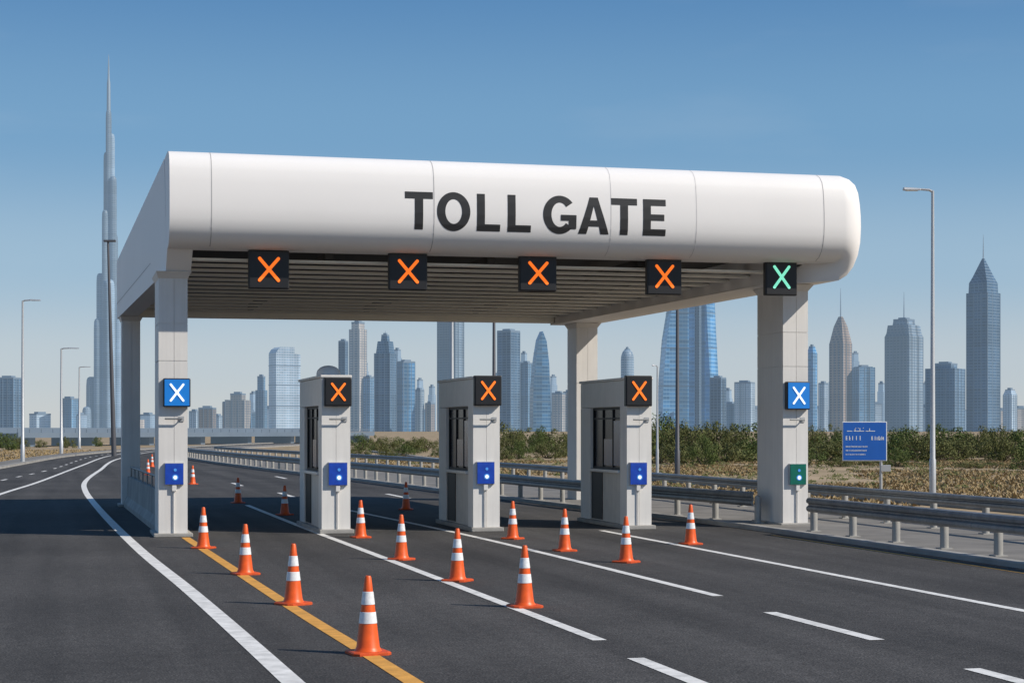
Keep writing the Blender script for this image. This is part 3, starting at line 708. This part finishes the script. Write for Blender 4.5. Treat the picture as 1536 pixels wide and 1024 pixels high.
# tallest stepped tower
D=4000;k=D/F; X,Y=at_depth(163,D); t=thing('skyscraper','tallest needle tower stepping up to a long spire, left of the canopy','skyscraper',(X,Y,0),-TH+R(14))
for cx,r,yt,dy in ((163,4.4,165,0),(159.5,4.0,228,5),(167.5,4.8,200,3),(169.5,5.4,265,-6),(157.5,4.6,316,-6),(171,6,350,4),(151,6,410,2),(147.5,6.5,478,-4),(138,8,565,4),(177,8,450,-3),(183,8,545,5),(191,8,600,0),(131,7,610,-4),(163,9,420,-9)):
    z=z_at(yt,D); MB().ngon(24,[(r*k,-2),(r*k*.97,z-14*k),(r*k*.90,z-5*k),(r*k*.72,z-1.5*k),(r*k*.4,z)],0,(cx-163)*k,dy*k).build('tower_tier',S['needle'],t,smooth=True)
MB().ngon(12,[(3.0*k,z_at(170,D)),(2.6*k,z_at(125,D)),(1.6*k,z_at(118,D)),(1.1*k,z_at(100,D)),(.3*k,z_at(82,D))],0).build('spire',M['mast'],t,smooth=True)
B=lambda y,*a:[(645,1),(y,1)]+list(a)
tower('dark blue block at the very left edge of the skyline',13,36,B(567),3000,'dark',rot=20)
tower('low grey block between the first two street lamps',104,26,B(598),3300,'blue')
tower('low brownish block right beside the left column',311,26,B(612),3200,'brown',rot=30)
tower('low pale block just right of the left column',292,16,B(617),3500,'pale')
tower('beige mid-rise with stepped top, left of the crowned tower',357,38,[(645,1),(600,1),(600,.6),(591,.6)],3100,'beige',rot=25)
tower('small brown block left of the beige mid-rise',341,14,B(603),3300,'brown')
tower('slim grey tower immediately left of the crowned tower',392,17,[(645,1),(585,1),(585,.7),(565,.7)],3200,'blue',rot=20)
outline('pale glass tower with raised slanting crown, left of the left booth',[(407,645),(407,530),(411,524),(416,521),(437,521),(437,530),(447,532),(447,645)],3000,'pale',26,rz=25)
tower('dark low block behind the left booth',470,30,B(590),3200,'dark')
tower('shorter half of the twin towers behind the left booth signal',515,14,B(512),3000,'dark',rot=20)
tower('tall grey twin tower rising right above the left booth',537,26,[(645,1),(494,1),(494,.75),(484,.75)],3050,'beige',rot=8,spire=478)
tower('short blue block beside the grey twin tower',553,16,B(566),2900,'blue')
tower('broad dark tower with stepped antenna top between left and middle booths',578,33,[(645,1),(530,1),(530,.85),(512,.7),(512,.4),(503,.35)],3000,'dark',rot=22,spire=496)
tower('blue glass slab just right of the stepped antenna tower',609,27,B(543),2950,'bright',rot=-15)
tower('low blue block left of the middle booth',629,14,B(585),3100,'pale')
tower('low grey block touching the middle booth on its left',645,14,B(605),3100,'brown')
tower('tall pale tower whose top is hidden by the canopy, above the middle booth',676,40,B(470),3000,'steel',rot=18)
tower('small grey block right of the middle booth signal',737,12,B(600),3100,'blue')
tower('dark gridded slab tower right of the middle booth',763,34,B(497),2900,'dark',rot=10)
tower('narrow dark block between gridded slab and the pointed sail tower',790,18,B(545),3100,'blue')
outline('pointed sail tower of pale blue glass between middle and right booths',[(796,645),(797,580),(801,540),(806,510),(812,497),(818,512),(822,545),(826,645)],2950,'bright',16,rz=18)
tower('low beige block left of the right booth',838,20,B(590),3100,'beige',rot=25)
tower('brown low block touching the right booth on its left',853,16,B(588),3150,'brown',rot=10)
tower('slim domed tower behind the right booth signal',941,20,[(645,1),(540,1),(534,.95),(528,.75),(524,.4)],3100,'steel',n=16,spire=519)
tower('low block behind the right booth',915,30,B(575),3200,'blue')
outline('large curved blue glass tower behind the dark pole, left half',[(989,645),(991,570),(996,510),(1001,480),(1008,440),(1025,420),(1030,420),(1030,645)],2700,'bright',30,rz=15)
outline('large curved blue glass tower behind the dark pole, right half',[(1032,645),(1032,425),(1052,420),(1066,440),(1069,500),(1073,570),(1074,645)],2750,'bright',30,rz=-25)
tower('dark pier tower between the halves of the large curved glass towers',1047,9,B(440),2600,'dark',rot=20)
tower('blue block leaning against the large curved glass towers',1077,24,B(567),2650,'dark',rot=20)
tower('pale hazy block just left of the right column',1117,30,B(574),3300,'pale',rot=30)
tower('hazy blue tower touching the right column on its right side',1218,15,[(645,1),(530,1),(520,.6)],3400,'bright')
tower('low hazy block between right column and brown pointed tower',1235,14,B(575),3300,'pale')
tower('brown pointed tower with long antenna, left of the road sign',1261,33,[(645,1),(515,1),(508,.9),(490,.62),(475,.2)],2900,'brown',rot=12,spire=432)
tower('blue glass block right of the brown pointed tower',1295,34,B(551,(551,.8)),2900,'blue',rot=-20)
tower('broad grey gridded tower with round crown and antenna, left of the right street lamp',1356,56,[(645,1),(505,1),(500,.92),(488,.85),(488,.6),(480,.55)],2700,'steel',rot=15,spire=438)
tower('dark blue wide block behind the right street lamp',1418,58,B(553,(553,.6),(546,.6)),2750,'dark',rot=25)
tower('dark spired tower with pyramid top near the right edge',1475,49,[(645,1),(440,1),(440,.88),(425,.85),(415,.62),(388,.08)],2600,'dark',rot=14,spire=352)
tower('small hazy tower at the far right edge',1515,20,[(645,1),(592,1),(585,.7)],3300,'pale')
rnd=random.Random(11)
for px,w_,y,lb in ((380,14,590,'right of the beige mid-rise'),(425,18,560,'behind the crowned tower'),(455,16,575,'right of the crowned tower'),(547,12,545,'right of the grey twin tower'),(566,12,552,'left of the stepped antenna tower'),(596,14,525,'between the antenna tower and the glass slab'),(630,12,570,'right of the blue glass slab'),(648,12,580,'left of the middle booth'),(748,14,560,'left of the dark gridded slab'),(786,12,530,'right of the dark gridded slab'),(830,12,565,'right of the pointed sail tower'),(848,12,600,'left of the right booth'),(953,12,570,'right of the slim domed tower'),(1092,14,585,'right of the curved glass towers'),(1248,10,560,'left of the brown pointed tower'),(1283,12,530,'right of the brown pointed tower'),(1322,12,575,'left of the broad gridded tower'),(1390,16,575,'right of the broad gridded tower')):
    tower('faint distant tower in the haze '+lb,px,w_,[(645,1),(y+12,1),(y+12,.8),(y,.75)],3900,'far',rot=rnd.uniform(-25,30),ribs=False)
low=[(18,612,'left of the first street lamp'),(60,621,'between the first two street lamps'),(120,622,'behind the third street lamp'),(203,628,'left of the left column'),(222,622,'touching the left column'),(325,624,'left of the beige mid-rise'),(375,618,'right of the beige mid-rise'),(400,612,'left of the crowned tower'),(452,618,'behind the left booth'),(543,614,'under the twin towers'),(590,618,'under the stepped antenna tower'),(637,617,'left of the middle booth'),(745,622,'under the gridded slab'),(782,614,'left of the pointed sail tower'),(832,621,'right of the pointed sail tower'),(925,618,'behind the right booth'),(1095,606,'right of the curved glass towers'),(1128,612,'touching the right column on its left'),(1228,612,'touching the right column on its right'),(1250,617,'left of the road sign'),(1312,606,'above the road sign'),(1390,610,'left of the right street lamp'),(1441,615,'between the street lamp and the spired tower'),(1503,615,'right of the spired tower'),(1530,612,'at the right edge')]
for px,y,lb in low:
    tower('low hazy building on the horizon '+lb,px,rnd.uniform(16,34),B(y),rnd.uniform(3300,3700),rnd.choice(['pale','beige','blue','far']),rot=rnd.uniform(-30,35),ribs=False,name='building')
# ---------------------------------------------------------------- light, sky, camera
w=bpy.data.worlds.new('World'); sc.world=w; w.use_nodes=True; N=w.node_tree.nodes; L=w.node_tree.links
bg=N['Background']; sky=N.new('ShaderNodeTexSky'); sky.sky_type='NISHITA'; sky.sun_disc=False
ts=Vector((.82,-.57,0)).normalized(); el=R(38)
sky.sun_elevation=el; sky.sun_rotation=math.atan2(ts.x,ts.y); sky.air_density=1.0; sky.dust_density=.3; sky.ozone_density=1.5
tc=N.new('ShaderNodeTexCoord'); sp=N.new('ShaderNodeSeparateXYZ'); L.new(tc.outputs['Generated'],sp.inputs[0])
rp=N.new('ShaderNodeValToRGB'); e=rp.color_ramp.elements; rp.color_ramp.interpolation='EASE'
st_=[(0.0,(.56,.60,.63)),(.035,(.49,.57,.65)),(.09,(.32,.48,.64)),(.16,(.165,.35,.57)),(.26,(.075,.225,.47)),(1.0,(.035,.12,.32))]
e[0].position=0; e[0].color=(*st_[0][1],1); e[1].position=1; e[1].color=(*st_[-1][1],1)
for p_,c_ in st_[1:-1]: q=e.new(p_); q.color=(*c_,1)
L.new(sp.outputs[2],rp.inputs[0])
sc_=N.new('ShaderNodeVectorMath'); sc_.operation='SCALE'; sc_.inputs['Scale'].default_value=1/.1; L.new(rp.outputs[0],sc_.inputs[0])
mx=N.new('ShaderNodeMix'); mx.data_type='RGBA'; mx.inputs[0].default_value=.85; L.new(sky.outputs[0],mx.inputs[6]); L.new(sc_.outputs[0],mx.inputs[7])
mp2=N.new('ShaderNodeMapping'); mp2.inputs['Scale'].default_value=(3,3,14); L.new(tc.outputs['Generated'],mp2.inputs[0])
cn_=N.new('ShaderNodeTexNoise'); cn_.inputs['Scale'].default_value=2.0; cn_.inputs['Detail'].default_value=7; L.new(mp2.outputs[0],cn_.inputs[0])
mr=N.new('ShaderNodeMapRange'); mr.inputs[1].default_value=.55; mr.inputs[2].default_value=.9; mr.inputs[3].default_value=0; mr.inputs[4].default_value=.12; L.new(cn_.outputs['Fac'],mr.inputs[0])
mc=N.new('ShaderNodeMix'); mc.data_type='RGBA'; L.new(mr.outputs[0],mc.inputs[0]); L.new(mx.outputs[2],mc.inputs[6]); mc.inputs[7].default_value=(6.0,6.6,7.2,1)
L.new(mc.outputs[2],bg.inputs[0]); bg.inputs[1].default_value=.1
sd=bpy.data.lights.new('sun','SUN'); sd.energy=4.6; sd.angle=R(.5); sd.color=(1,.93,.83); so=bpy.data.objects.new('sun',sd); col.objects.link(so)
to=Vector((ts.x*math.cos(el),ts.y*math.cos(el),math.sin(el))); so.rotation_euler=to.to_track_quat('Z','Y').to_euler()
cd=bpy.data.cameras.new('camera'); cam=bpy.data.objects.new('camera',cd); col.objects.link(cam); cam.location=(0,0,HC); cam.rotation_euler=(R(90),0,-TH)
cd.sensor_width=36; cd.lens=36*F/1536; cd.shift_y=(HZ-512)/1536; cd.clip_end=30000; cd.clip_start=.1
sc.camera=cam
sc.view_settings.view_transform='Standard'; sc.view_settings.look='None'; sc.view_settings.exposure=0
